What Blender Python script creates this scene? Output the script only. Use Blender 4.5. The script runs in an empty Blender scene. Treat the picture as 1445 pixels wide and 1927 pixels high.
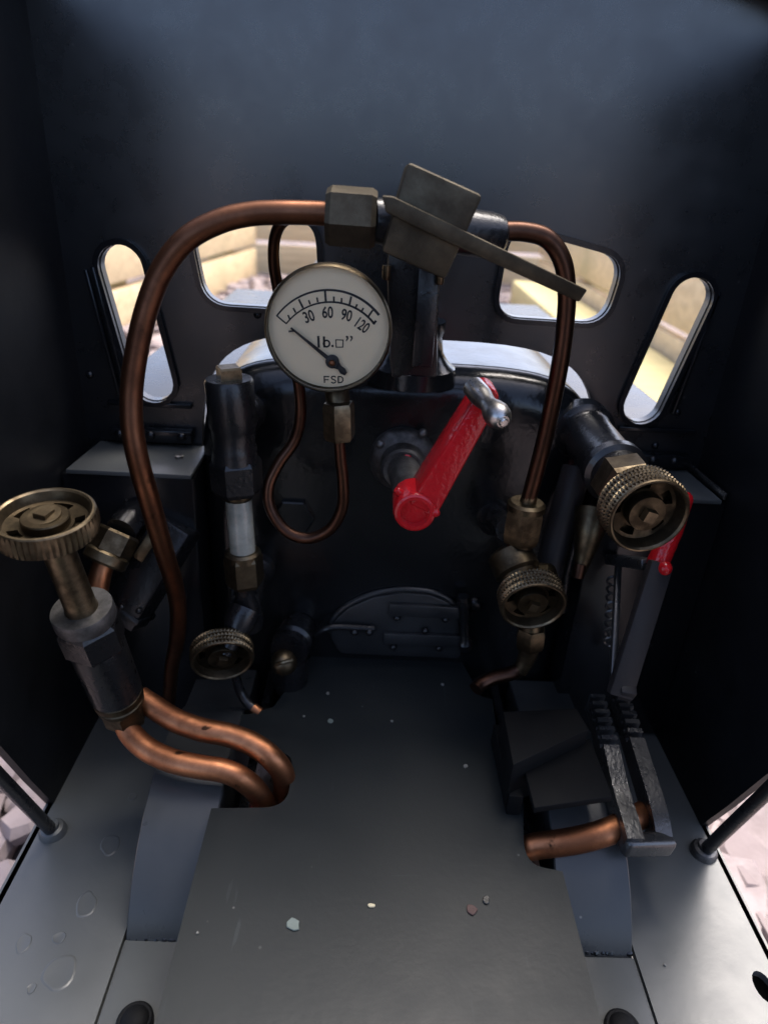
import bpy, bmesh, math, random
from mathutils import Vector, Matrix
R = math.radians
random.seed(7)
sc = bpy.context.scene
COL = sc.collection

# ------------------------------------------------------------------ camera
H = 0.16                       # real height of the lens above the outer footplate, metres
FOC = 1285.0                   # focal length in photo pixels (24 mm equivalent)
CX, PIT, YAW, ROL = -0.05416, 0.452155, 0.0313342, 0.0605186
fw = Vector((math.sin(YAW)*math.cos(PIT), math.cos(YAW)*math.cos(PIT), -math.sin(PIT)))
rt0 = fw.cross(Vector((0, 0, 1))).normalized()
up0 = rt0.cross(fw)
rt = rt0*math.cos(ROL) + up0*math.sin(ROL)
up = up0*math.cos(ROL) - rt0*math.sin(ROL)
CAM = Vector((CX, 0, 1.0))
cam = bpy.data.cameras.new('camera')
camo = bpy.data.objects.new('camera', cam)
COL.objects.link(camo)
m = Matrix((rt, up, -fw)).transposed().to_4x4()
m.translation = CAM*H
camo.matrix_world = m
cam.sensor_fit = 'VERTICAL'
cam.sensor_height = 36
cam.lens = FOC/1927*36
cam.clip_start = 0.004
cam.clip_end = 400
cam.dof.use_dof = True
cam.dof.focus_distance = 0.98*H
cam.dof.aperture_fstop = 18
sc.camera = camo

# ------------------------------------------------------------------ light
world = bpy.data.worlds.new('World')
sc.world = world
world.use_nodes = True
wn = world.node_tree
for n in list(wn.nodes):
    wn.nodes.remove(n)
wo = wn.nodes.new('ShaderNodeOutputWorld')
bg = wn.nodes.new('ShaderNodeBackground')
sky = wn.nodes.new('ShaderNodeTexSky')
sky.sky_type = 'NISHITA'
sky.sun_disc = False
SUN_EL, SUN_AZ = R(62), R(35)         # azimuth clockwise from +Y: behind the camera
sky.sun_elevation = SUN_EL
sky.sun_rotation = SUN_AZ
sky.air_density = 0.5
sky.dust_density = 3.0
sky.ozone_density = 0.4
bg.inputs['Strength'].default_value = 0.13
wn.links.new(sky.outputs[0], bg.inputs[0])
wn.links.new(bg.outputs[0], wo.inputs[0])
sun = bpy.data.lights.new('sun', 'SUN')
sun.energy = 1.15
sun.angle = R(40)
sun.color = (1.0, 0.96, 0.90)
suno = bpy.data.objects.new('sun', sun)
COL.objects.link(suno)
sd = Vector((math.sin(SUN_AZ)*math.cos(SUN_EL), math.cos(SUN_AZ)*math.cos(SUN_EL), math.sin(SUN_EL)))
suno.rotation_euler = sd.to_track_quat('Z', 'Y').to_euler()
suno.location = sd*3
vs = sc.view_settings
vs.view_transform = 'Standard'
vs.look = 'None'
vs.gamma = 1
vs.use_curve_mapping = False
vs.exposure = 2.2
sc.cycles.max_bounces = 8
sc.cycles.use_denoising = True

# ------------------------------------------------------------------ measuring helpers (units: lens heights)
def ray(px, py):
    return fw + rt*((px-722.5)/FOC) + up*((963.5-py)/FOC)
def P(px, py, Y):
    d = ray(px, py); return CAM + d*(Y/d.y)
def F(px, py, Z):
    d = ray(px, py); return CAM + d*((Z-1.0)/d.z)
def S(px, py, X):
    d = ray(px, py); return CAM + d*((X-CX)/d.x)
def W(n, p):
    """size in lens heights of n photo pixels at the distance of p"""
    return n*(p-CAM).dot(fw)/FOC
def lerp(a, b, t): return a+(b-a)*t

# ------------------------------------------------------------------ mesh helpers
def frame(ax):
    ax = ax.normalized()
    a = Vector((0, 0, 1)) if abs(ax.z) < 0.9 else Vector((1, 0, 0))
    u = a.cross(ax).normalized()
    return u, ax.cross(u), ax
class MB:
    def __init__(s): s.bm = bmesh.new()
    def lathe(s, p0, axis, prof, seg=32, rot=0.0, cap0=True, cap1=True, flat=False):
        u, v, a = frame(axis)
        rings = []
        for (d, r) in prof:
            r = max(r, 1e-5)
            rings.append([s.bm.verts.new(p0 + a*d + (u*math.cos(rot+2*math.pi*i/seg) + v*math.sin(rot+2*math.pi*i/seg))*r) for i in range(seg)])
        for A, B in zip(rings, rings[1:]):
            for i in range(seg):
                j = (i+1) % seg
                s.bm.faces.new((A[i], A[j], B[j], B[i]))
        if cap0: s.bm.faces.new(list(reversed(rings[0])))
        if cap1: s.bm.faces.new(rings[-1])
        return s
    def tube(s, pts, r, seg=18, smooth=8):
        P_ = [Vector(p) for p in pts]
        rr = r if isinstance(r, (list, tuple)) else [r]*len(P_)
        path, rad = [], []
        n = len(P_)
        for i in range(n-1):
            p0 = P_[max(i-1, 0)]; p1 = P_[i]; p2 = P_[i+1]; p3 = P_[min(i+2, n-1)]
            for k in range(smooth):
                t = k/smooth
                path.append(0.5*((2*p1)+(p2-p0)*t+(2*p0-5*p1+4*p2-p3)*t*t+(3*p1-p0-3*p2+p3)*t**3))
                rad.append(lerp(rr[i], rr[i+1], t))
        path.append(P_[-1]); rad.append(rr[-1])
        t0 = (path[1]-path[0]).normalized()
        u, v, _ = frame(t0)
        rings = []
        for i, p in enumerate(path):
            t = (path[min(i+1, len(path)-1)]-path[max(i-1, 0)]).normalized()
            u = (u - t*u.dot(t)).normalized(); v = t.cross(u)
            rings.append([s.bm.verts.new(p+(u*math.cos(2*math.pi*k/seg)+v*math.sin(2*math.pi*k/seg))*rad[i]) for k in range(seg)])
        for A, B in zip(rings, rings[1:]):
            for i in range(seg):
                j = (i+1) % seg
                s.bm.faces.new((A[i], A[j], B[j], B[i]))
        s.bm.faces.new(list(reversed(rings[0]))); s.bm.faces.new(rings[-1])
        return s
    def prism(s, loop, off, bevel=0.0, seg=2):
        """closed loop of points swept by the vector off"""
        b = bmesh.new()
        lo = [b.verts.new(p) for p in loop]
        hi = [b.verts.new(p+off) for p in loop]
        n = len(loop)
        b.faces.new(lo); b.faces.new(list(reversed(hi)))
        for i in range(n):
            j = (i+1) % n
            b.faces.new((lo[j], lo[i], hi[i], hi[j]))
        s.merge(b, bevel, seg)
        return s
    def box(s, c, ax, ay, az, bevel=0.0, seg=2):
        return s.prism([c-ax-ay-az, c+ax-ay-az, c+ax+ay-az, c-ax+ay-az], az*2, bevel, seg)
    def bar(s, p0, p1, w, wdir, t, bevel=0.0, w1=None, seg=2):
        """flat bar from p0 to p1, w wide along wdir, t thick across"""
        a = (p1-p0).normalized(); wd = (wdir-a*wdir.dot(a)).normalized(); td = a.cross(wd).normalized()
        if w1 is None: w1 = w
        lp = [p0-wd*w/2-td*t/2, p0+wd*w/2-td*t/2, p1+wd*w1/2-td*t/2, p1-wd*w1/2-td*t/2]
        return s.prism(lp, td*t, bevel, seg)
    def merge(s, b, bevel=0.0, seg=2):
        bmesh.ops.recalc_face_normals(b, faces=b.faces)
        if bevel:
            bmesh.ops.bevel(b, geom=[e for e in b.edges if e.calc_face_angle(0) > R(25)], offset=bevel, segments=seg, affect='EDGES', profile=0.5, clamp_overlap=True)
        mp = {v: s.bm.verts.new(v.co) for v in b.verts}
        for f in b.faces:
            try: s.bm.faces.new([mp[v] for v in f.verts])
            except ValueError: pass
        b.free()
    def sheet(s, outer, holes, off):
        """sheet metal: outline with holes, swept by off"""
        b = bmesh.new()
        ed = []
        for lp in [outer]+holes:
            vv = [b.verts.new(p) for p in lp]
            ed += [b.edges.new((vv[i], vv[(i+1) % len(vv)])) for i in range(len(vv))]
        bmesh.ops.triangle_fill(b, edges=ed, use_beauty=True, use_dissolve=False)
        fs = list(b.faces)
        r = bmesh.ops.extrude_face_region(b, geom=fs)
        nv = [g for g in r['geom'] if isinstance(g, bmesh.types.BMVert)]
        bmesh.ops.translate(b, verts=nv, vec=off)
        s.merge(b)
        return s
    def dome(s, c, n, r, h, seg=16, rings=5, squash=1.0):
        prof = [(h*math.sin(k/rings*math.pi/2), r*math.cos(k/rings*math.pi/2)) for k in range(rings+1)]
        return s.lathe(c, n, prof, seg)
    def build(s, name, mat, parent=None, angle=32, base=None):
        bm = s.bm
        bmesh.ops.recalc_face_normals(bm, faces=bm.faces)
        for f in bm.faces: f.smooth = True
        for e in bm.edges:
            if len(e.link_faces) == 2 and e.calc_face_angle(0) > R(angle): e.smooth = False
        if parent is not None: org = parent['org']; org = Vector(org)
        else:
            if base is None:
                xs = [v.co for v in bm.verts]
                base = Vector((sum(v.x for v in xs)/len(xs), sum(v.y for v in xs)/len(xs), min(v.z for v in xs)))
            org = base
        for v in bm.verts: v.co = (v.co-org)*H
        me = bpy.data.meshes.new(name)
        bm.to_mesh(me); bm.free()
        me.materials.append(mat)
        o = bpy.data.objects.new(name, me)
        COL.objects.link(o)
        if parent is not None: o.parent = parent
        else: o.location = org*H
        o['org'] = tuple(org)
        return o
def thing(name, base, label, cat, group=None):
    o = bpy.data.objects.new(name, None)
    o.empty_display_size = 0.005
    COL.objects.link(o)
    o.location = base*H
    o['org'] = tuple(base)
    return tag(o, label, cat, group)
def tag(o, label=None, cat=None, group=None, kind=None):
    if label: o['label'] = label
    if cat: o['category'] = cat
    if group: o['group'] = group
    if kind: o['kind'] = kind
    return o
def fillet(loop, rad, n=7):
    """round the corners of a flat loop"""
    out = []
    N = len(loop)
    for i in range(N):
        a, b, c = loop[i-1], loop[i], loop[(i+1) % N]
        r = rad[i] if isinstance(rad, (list, tuple)) else rad
        if r <= 0: out.append(b.copy()); continue
        e0 = a-b; e1 = c-b
        r0 = min(r, e0.length*0.48); r1 = min(r, e1.length*0.48)
        p0 = b+e0.normalized()*r0; p1 = b+e1.normalized()*r1
        for k in range(n+1):
            t = k/n
            out.append(p0*(1-t)**2 + b*2*t*(1-t) + p1*t*t)
    return out
def capsule(c0, c1, r, n=12):
    a = (c1-c0).normalized(); nrm = Vector((0, 1, 0)); s = a.cross(nrm).normalized()
    lp = []
    for k in range(n+1):
        th = math.pi*k/n
        lp.append(c1 + s*r*math.cos(th) + a*r*math.sin(th))
    for k in range(n+1):
        th = math.pi*k/n
        lp.append(c0 - s*r*math.cos(th) - a*r*math.sin(th))
    return lp
def offset_loop(lp, d):
    c = sum(lp, Vector())/len(lp)
    out = []
    N = len(lp)
    for i in range(N):
        t = (lp[(i+1) % N]-lp[i-1]).normalized()
        n = t.cross(Vector((0, 1, 0)))
        if n.dot(lp[i]-c) < 0: n = -n
        out.append(lp[i]+n*d)
    return out

# ------------------------------------------------------------------ materials
MATS = {}
def nodes(name):
    m_ = bpy.data.materials.new(name); m_.use_nodes = True
    nt = m_.node_tree
    return m_, nt, nt.nodes['Principled BSDF']
def N(nt, t, **kw):
    n = nt.nodes.new(t)
    for k, v in kw.items():
        if k in n.inputs: n.inputs[k].default_value = v
        else: setattr(n, k, v)
    return n
def ramp(nt, src, a, b, ca=(0, 0, 0, 1), cb=(1, 1, 1, 1)):
    r = nt.nodes.new('ShaderNodeValToRGB')
    r.color_ramp.elements[0].position = a; r.color_ramp.elements[0].color = ca
    r.color_ramp.elements[1].position = b; r.color_ramp.elements[1].color = cb
    nt.links.new(src, r.inputs[0]); return r.outputs[0]
def mix(nt, fac, a, b):
    n = nt.nodes.new('ShaderNodeMix'); n.data_type = 'RGBA'
    if isinstance(fac, float): n.inputs[0].default_value = fac
    else: nt.links.new(fac, n.inputs[0])
    for i, c in ((6, a), (7, b)):
        if isinstance(c, tuple): n.inputs[i].default_value = c
        else: nt.links.new(c, n.inputs[i])
    return n.outputs[2]
def coords(nt):
    return nt.nodes.new('ShaderNodeTexCoord').outputs['Object']
def noise(nt, co, scale, detail=4, rough=0.55, out='Fac', dist=0.0):
    n = N(nt, 'ShaderNodeTexNoise', Scale=scale, Detail=detail, Roughness=rough, Distortion=dist)
    nt.links.new(co, n.inputs['Vector']); return n.outputs[out]
def stretch(nt, co, sx, sy, sz):
    mp = nt.nodes.new('ShaderNodeMapping'); mp.inputs['Scale'].default_value = (sx, sy, sz)
    nt.links.new(co, mp.inputs[0]); return mp.outputs[0]
def bump(nt, bsdf, h, strength, dist=0.0005, prev=None):
    b = nt.nodes.new('ShaderNodeBump'); b.inputs['Strength'].default_value = strength; b.inputs['Distance'].default_value = dist
    nt.links.new(h, b.inputs['Height'])
    if prev: nt.links.new(prev, b.inputs['Normal'])
    nt.links.new(b.outputs[0], bsdf.inputs['Normal']); return b.outputs[0]
def c4(c): return (c[0], c[1], c[2], 1)
def paint(name, col, r0, r1, bscale=500, bstr=0.15, dust=0.0, dustcol=(.30, .29, .26), tint=None, spec=0.5, streak=False, bd=.0004, scuff=False):
    """oil-brushed enamel: uneven sheen, fine dimples, brush streaks, a few dust specks"""
    m_, nt, b = nodes(name)
    co = coords(nt)
    big = noise(nt, co, 45, 5)
    c = mix(nt, ramp(nt, big, .35, .7), c4(col), c4(tint or tuple(x*1.45 for x in col)))
    fine = noise(nt, co, bscale, 3)
    h = fine
    if streak:
        st = noise(nt, stretch(nt, co, 14, 1, 14), 60, 4)
        c = mix(nt, ramp(nt, st, .4, .75), c, c4(tuple(x*1.7 for x in col)))
        mm = N(nt, 'ShaderNodeMath', operation='ADD'); nt.links.new(fine, mm.inputs[0]); nt.links.new(st, mm.inputs[1]); h = mm.outputs[0]
    if scuff:
        # faint rubbed scratches running with the feet, and soft rubbed patches
        l1 = ramp(nt, noise(nt, stretch(nt, co, 700, 45, 1), 1, 3, .6, dist=.4), .66, .70)
        l2 = ramp(nt, noise(nt, stretch(nt, co, 60, 520, 1), 1, 3, .6, dist=.6), .68, .72)
        gt = ramp(nt, noise(nt, co, 38, 4), .48, .68)
        a_ = N(nt, 'ShaderNodeMath', operation='MAXIMUM'); nt.links.new(l1, a_.inputs[0]); nt.links.new(l2, a_.inputs[1])
        b_ = N(nt, 'ShaderNodeMath', operation='MULTIPLY'); nt.links.new(a_.outputs[0], b_.inputs[0]); nt.links.new(gt, b_.inputs[1])
        d_ = N(nt, 'ShaderNodeMath', operation='MULTIPLY'); nt.links.new(b_.outputs[0], d_.inputs[0]); d_.inputs[1].default_value = .55
        c = mix(nt, d_.outputs[0], c, c4(tuple(x*2.6 for x in col)))
    if dust > 0:
        v = N(nt, 'ShaderNodeTexVoronoi', Scale=170.0); nt.links.new(co, v.inputs['Vector'])
        gate = ramp(nt, noise(nt, co, 60, 2), .55, .62)
        dot = ramp(nt, v.outputs['Distance'], .035, .075, (1, 1, 1, 1), (0, 0, 0, 1))
        mm = N(nt, 'ShaderNodeMath', operation='MULTIPLY'); nt.links.new(gate, mm.inputs[0]); nt.links.new(dot, mm.inputs[1])
        m2 = N(nt, 'ShaderNodeMath', operation='MULTIPLY'); nt.links.new(mm.outputs[0], m2.inputs[0]); m2.inputs[1].default_value = dust
        c = mix(nt, m2.outputs[0], c, c4(dustcol))
    nt.links.new(c, b.inputs['Base Color'])
    mr = N(nt, 'ShaderNodeMapRange'); mr.inputs[1].default_value = .3; mr.inputs[2].default_value = .7
    mr.inputs[3].default_value = r0; mr.inputs[4].default_value = r1
    nt.links.new(noise(nt, co, 90, 5, .65), mr.inputs[0]); nt.links.new(mr.outputs[0], b.inputs['Roughness'])
    b.inputs['Specular IOR Level'].default_value = spec
    bump(nt, b, h, bstr, bd)
    MATS[name] = m_; return m_
def metal(name, col, dark, r0, r1, lo=.42, hi=.68, scale=120, bstr=.12, met=1.0, spots=0.0):
    """tarnished bare metal: bright rubbed areas, brown-black grime between"""
    m_, nt, b = nodes(name)
    co = coords(nt)
    t = ramp(nt, noise(nt, co, scale, 6, .65), lo, hi)
    c = mix(nt, t, c4(dark), c4(col))
    if spots:
        sp = ramp(nt, noise(nt, stretch(nt, co, 1, 1, 1), scale*3, 3, .5), .66, .72)
        m2 = N(nt, 'ShaderNodeMath', operation='MULTIPLY'); nt.links.new(sp, m2.inputs[0]); m2.inputs[1].default_value = spots
        c = mix(nt, m2.outputs[0], c, (.02, .012, .008, 1))
    nt.links.new(c, b.inputs['Base Color'])
    b.inputs['Metallic'].default_value = met
    mr = N(nt, 'ShaderNodeMapRange'); mr.inputs[3].default_value = r1; mr.inputs[4].default_value = r0
    nt.links.new(t, mr.inputs[0]); nt.links.new(mr.outputs[0], b.inputs['Roughness'])
    bump(nt, b, noise(nt, co, scale*5, 4), bstr, .0003)
    MATS[name] = m_; return m_
def simple(name, col, rough, met=0.0, **kw):
    m_, nt, b = nodes(name)
    co = coords(nt)
    c = mix(nt, ramp(nt, noise(nt, co, kw.get('scale', 200), 5), .3, .75), c4(col), c4(tuple(x*kw.get('var', .75) for x in col)))
    nt.links.new(c, b.inputs['Base Color'])
    b.inputs['Roughness'].default_value = rough; b.inputs['Metallic'].default_value = met
    if kw.get('bstr'): bump(nt, b, noise(nt, co, kw.get('bscale', 600), 4), kw['bstr'], .0004)
    MATS[name] = m_; return m_

SHELL = paint('cab black enamel', (.005, .0055, .0065), .18, .28, 350, .04, dust=.2)
FLOOR = paint('shaded footplate enamel', (.012, .0148, .0155), .40, .50, 600, .10, dust=1.0, dustcol=(.16, .16, .15), tint=(.0145, .0172, .018), spec=.22, scuff=True)  # same paint as the outer footplates, darkened for shade on the centre plate
SPLASH = paint('splasher gloss enamel', (.034, .036, .036), .26, .36, 500, .05, dust=.5, spec=.45)
SIDE = paint('side sheet enamel', (.004, .0045, .0055), .42, .55, 600, .06, dust=.3, spec=.2)
SIDEF = paint('lit footplate enamel', (.070, .074, .071), .32, .42, 420, .10, dust=.4, tint=(.082, .086, .083))  # same paint as the centre plate, light falling on it put into the colour
FRONT = paint('front sheet enamel', (.004, .0046, .0056), .24, .34, 900, .015, dust=.2, spec=1.0)
BOIL = paint('boiler black enamel', (.005, .0055, .006), .14, .28, 700, .16)
BLACK = paint('fitting black enamel', (.007, .007, .0075), .2, .38, 900, .22)
GLOSS = paint('quadrant black enamel', (.016, .016, .016), .2, .36, 1100, .25, bd=.00035, spec=1.0)
TANK = paint('outer tank enamel', (.02, .021, .022), .2, .35, 300, .05)
RED = paint('red enamel', (.42, .008, .012), .10, .24, 700, .45, tint=(.50, .010, .015), bd=.0006)
BRASS = metal('tarnished brass', (.26, .205, .128), (.075, .057, .036), .3, .5, scale=110)
DBRASS = metal('oil darkened brass', (.15, .118, .072), (.045, .034, .021), .32, .5, scale=130)
GRIME = metal('grimy brass', (.12, .09, .055), (.025, .02, .013), .35, .55, scale=150)
HBRASS = metal('hazed brass', (.085, .072, .05), (.05, .042, .03), .5, .65, scale=130)  # flat low-contrast brass, haze over the top fittings put into its colour
COPPER = metal('copper', (.48, .205, .098), (.21, .085, .042), .38, .54, .38, .62, 70, .14, spots=.9)
MCOPPER = metal('shaded copper', (.19, .082, .043), (.07, .031, .018), .34, .5, .35, .7, 80, .08, spots=.6)  # copper darkened in colour for the dim light on the upper pipe
DCOPPER = metal('dark brown copper', (.11, .054, .034), (.04, .022, .016), .3, .45, .35, .7, 80, .08, spots=.5)  # darkest and brownest of the three coppers
STEEL = metal('bare steel', (.62, .60, .57), (.22, .21, .20), .22, .42, scale=150)
IRON = metal('greasy iron', (.20, .195, .19), (.06, .058, .055), .38, .55, scale=140, met=.8)
LEVER = paint('lever grey enamel', (.018, .016, .016), .45, .6, 700, .15, spec=.25)
DOOR = paint('firehole door enamel', (.016, .0165, .017), .3, .45, 500, .12, spec=.6)
MATTE = paint('matt black enamel', (.004, .0042, .0045), .6, .75, 800, .15, dust=.3, spec=.12)
DIAL = simple('dial enamel', (.90, .74, .49), .5, scale=70, var=.93)
INK = simple('dial ink', (.012, .012, .014), .5)
CREAM = simple('cream flake', (.5, .45, .30), .7)
GREENF = simple('pale green flake', (.13, .16, .145), .7, bstr=.4)
BROWNF = simple('brown red flake', (.06, .03, .026), .7, bstr=.4)
PALEF = simple('pale dust', (.16, .16, .145), .8)

def glass_mat():
    m_, nt, b = nodes('gauge glass')
    nt.nodes.remove(b)
    tr = nt.nodes.new('ShaderNodeBsdfTransparent'); gl = N(nt, 'ShaderNodeBsdfGlossy', Roughness=.03)
    fr = N(nt, 'ShaderNodeFresnel', IOR=1.45); mx = nt.nodes.new('ShaderNodeMixShader')
    nt.links.new(fr.outputs[0], mx.inputs[0]); nt.links.new(tr.outputs[0], mx.inputs[1]); nt.links.new(gl.outputs[0], mx.inputs[2])
    nt.links.new(mx.outputs[0], nt.nodes['Material Output'].inputs[0]); return m_
GLASS = glass_mat()
def tube_mat():
    m_, nt, b = nodes('furred water glass')
    co = coords(nt)
    c = mix(nt, ramp(nt, noise(nt, co, 130, 5, .6), .35, .7), (.55, .54, .45, 1), (.24, .25, .215, 1))
    nt.links.new(c, b.inputs['Base Color'])
    b.inputs['Roughness'].default_value = .18
    b.inputs['Transmission Weight'].default_value = .25
    b.inputs['Coat Weight'].default_value = .6
    return m_
TUBE = tube_mat()
def wood_mat(name, ca, cb):
    m_, nt, b = nodes(name)
    co = coords(nt)
    g = noise(nt, stretch(nt, co, 1.2, 8, 14), 5, 6, .6, dist=.6)
    c = mix(nt, ramp(nt, g, .3, .7), c4(ca), c4(cb))
    c = mix(nt, ramp(nt, noise(nt, co, 3, 3), .55, .75), c, (.44, .37, .20, 1))
    nt.links.new(c, b.inputs['Base Color']); b.inputs['Roughness'].default_value = .8
    bump(nt, b, g, .4, .004); return m_
WOOD = wood_mat('weathered fence timber', (.82, .64, .38), (.58, .44, .25))
SLEEPER = wood_mat('mossy sleeper timber', (.62, .52, .26), (.46, .40, .18))
def stone_mat():
    m_, nt, b = nodes('pink slate chippings')
    co = coords(nt)
    rnd = nt.nodes.new('ShaderNodeNewGeometry').outputs['Random Per Island']
    c = mix(nt, rnd, (.22, .175, .172, 1), (.36, .30, .296, 1))
    c = mix(nt, ramp(nt, noise(nt, co, 60, 5), .4, .75), c, (.17, .13, .125, 1))
    nt.links.new(c, b.inputs['Base Color']); b.inputs['Roughness'].default_value = .75
    bump(nt, b, noise(nt, co, 90, 6), .35, .002); return m_
STONE = stone_mat()
def soil_mat():
    m_, nt, b = nodes('gritty ground')
    co = coords(nt)
    c = mix(nt, ramp(nt, noise(nt, co, 18, 8, .7), .35, .7), (.14, .11, .105, 1), (.26, .21, .205, 1))
    nt.links.new(c, b.inputs['Base Color']); b.inputs['Roughness'].default_value = .9
    bump(nt, b, noise(nt, co, 60, 6), .6, .01); return m_

# ================================================================== SETTING
GZ = -0.62                                        # garden ground below the footplate
g = MB()
g.prism([Vector((-300, -300, GZ)), Vector((300, -300, GZ)), Vector((300, 500, GZ)), Vector((-300, 500, GZ))], Vector((0, 0, -.4)))
tag(g.build('ground', soil_mat()), kind='structure')

# slate chippings: uncountable
g = MB()
def chip(c, r, flat):
    n = random.randint(6, 9)
    rz = random.random()*6.28; tilt = Vector((random.uniform(-.25, .25), random.uniform(-.25, .25), 1)).normalized()
    u, v, a = frame(tilt)
    ex = random.uniform(.55, 1)
    top, mid, bot = [], [], []
    for i in range(n):
        th = rz+2*math.pi*i/n + random.uniform(-.2, .2)
        rr = r*random.uniform(.75, 1.1)
        d = u*math.cos(th)*rr + v*math.sin(th)*rr*ex
        top.append(g.bm.verts.new(c+d*.8+a*flat*random.uniform(.8, 1.1)))
        mid.append(g.bm.verts.new(c+d+a*flat*.45))
        bot.append(g.bm.verts.new(c+d*.85-a*flat*.2))
    for A, B in ((bot, mid), (mid, top)):
        for i in range(n):
            j = (i+1) % n
            g.bm.faces.new((A[i], A[j], B[j], B[i]))
    g.bm.faces.new(top)
def scatter(x0, x1, y0, y1, num, r0, r1):
    for _ in range(num):
        r = random.uniform(r0, r1)
        chip(Vector((random.uniform(x0, x1), random.uniform(y0, y1), GZ+random.uniform(0, .06))), r, r*random.uniform(.25, .5))
scatter(.62, 2.4, -.2, 2.0, 330, .06, .17)
scatter(-2.4, -.62, -.2, 2.0, 330, .06, .17)
scatter(-2.6, 2.4, 3.4, 12.0, 1100, .07, .18)
tag(g.build('slate_chippings', STONE, angle=20), kind='stuff')

# garden fence and sleepers ahead of the engine
def fence(x0, y0, x1, y1, top, label):
    a = Vector((x0, y0, GZ)); b = Vector((x1, y1, GZ))
    t = thing('garden_fence', (a+b)/2, label, 'fence', None)
    d = (b-a).normalized(); n = d.cross(Vector((0, 0, 1)))
    z = GZ+.02
    k = 0
    while z < top:
        hgt = random.uniform(.46, .60)
        MB().prism([a+Vector((0, 0, z-GZ)), b+Vector((0, 0, z-GZ)), b+Vector((0, 0, z-GZ+hgt)), a+Vector((0, 0, z-GZ+hgt))], n*-(.12+random.uniform(0, .03)), .012).build('board', WOOD, t)
        z += hgt+.07; k += 1
    for i in range(5):
        p = a.lerp(b, (i+.5)/5)
        if abs(n.y) > .9 and abs(p.x) < 3: continue
        MB().box(p+Vector((0, 0, (top-GZ)/2))-n*.29, d*.2, n*.14, Vector((0, 0, (top-GZ)/2)), .02).build('post', SLEEPER, t)
    return t
fence(-7, 12.2, 7, 13.6, 1.2, 'yellowed board fence across the far end, seen through the two square windows')
fence(-3.1, 2.8, -2.05, 12.1, .9, 'pale board fence running ahead on the left, seen through the left slot window')
fence(2.75, 12.6, 2.45, 2.8, .9, 'pale board fence running ahead on the right, seen through the right slot window')
s_ = MB().bar(Vector((2.1, 3.6, GZ+.2)), Vector((2.25, 10.5, GZ+.2)), .40, Vector((0, 0, 1)), .6, .04)
tag(s_.build('timber_sleeper', SLEEPER), 'mossy timber sleeper lying on chippings at the foot of the right board fence', 'sleeper')

# ================================================================== ENGINE SHELL
YB, YS, ZP = 1.11, 1.19, 0.13         # backhead, front sheet, raised centre plate
XW = .567
cab = thing('locomotive_cab', Vector((0, .8, 0)), 'black enamelled cab shell of a miniature steam engine with four front windows', 'cab')
X, Y_, Z_ = Vector((1, 0, 0)), Vector((0, 1, 0)), Vector((0, 0, 1))
def roofz(x): return 1.33 - .09*(abs(x)/XW)**2.3
# front sheet
arch = []
for k in range(0, 33):
    th = math.pi*k/32
    c_, s_ = math.cos(th), math.sin(th)
    arch.append(Vector((.002+.362*math.copysign(abs(c_)**.45, c_), YS, .42+.337*abs(s_)**.45)))
outer = [Vector((-XW, YS, -.02)), Vector((-.36, YS, -.02))] + list(reversed(arch)) + [Vector((.364, YS, -.02)), Vector((XW, YS, -.02)), Vector((XW, YS, roofz(XW)))]
for k in range(1, 20):
    x = XW-2*XW*k/20
    outer.append(Vector((x, YS, roofz(x))))
outer.append(Vector((-XW, YS, roofz(XW))))
def PS(a): return P(a[0], a[1], YS)
wl = capsule(PS((290, 717)), PS((231, 503)), W(40, PS((231, 503))))
wr = capsule(PS((1207, 759)), PS((1297, 562)), W(38, PS((1297, 562))))
sl = fillet([PS(a) for a in ((360, 428), (592, 412), (602, 583), (390, 570))], [W(45, PS((600, 500)))]*4)
sr = fillet([PS(a) for a in ((962, 428), (1172, 487), (1134, 607), (932, 594))], [W(45, PS((600, 500)))]*4)
fs = MB().sheet(outer, [wl, wr, sl, sr], Y_*.018).build('front_sheet', FRONT, cab)
for lp in (wl, wr, sl, sr):
    fr_ = MB()
    o1 = offset_loop(lp, .010)
    fr_.sheet([p-Y_*.011 for p in o1], [[p-Y_*.011 for p in offset_loop(lp, .0015)]], Y_*.010)
    fr_.build('window_frame', SHELL, fs)
# bars beside the left slot, ledges and riveted angle strips
for (a, b) in (((166, 505), (229, 742)), ((179, 500), (240, 730))):
    MB().bar(PS(a)-Y_*.008, PS(b)-Y_*.008, W(7, PS(a)), X, .012, .002).build('guide_bar', SHELL, cab)
MB().bar(PS((1349, 548))-Y_*.006, PS((1262, 778))-Y_*.006, W(9, PS((1349, 548))), X, .01, .003).build('guide_bar', SHELL, cab)
def strip(x0, x1, z, rv):
    s1 = MB().box(Vector(((x0+x1)/2, YS-.012, z)), X*(x1-x0)/2, Y_*.010, Z_*.012, .003).build('angle_strip', SHELL, cab)
    MB().box(Vector(((x0+x1)/2, YS-.006, z+.055)), X*(x1-x0)/2, Y_*.005, Z_*.004, .001).build('ledge', SHELL, cab)
    for x in rv:
        MB().dome(Vector((x, YS-.022, z+.002)), -Y_, .0085, .007).build('rivet', SHELL, s1)
strip(-.52, -.372, .562, (-.50, -.445, -.39))
strip(.40, .54, .562, (.425, .47, .51))
for p in ((170, 705), (485, 592), (1273, 775), (1232, 838)):
    q = PS(p); MB().dome(q-Y_*.001, -Y_, .007, .006).build('rivet', SHELL, cab)
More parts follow.
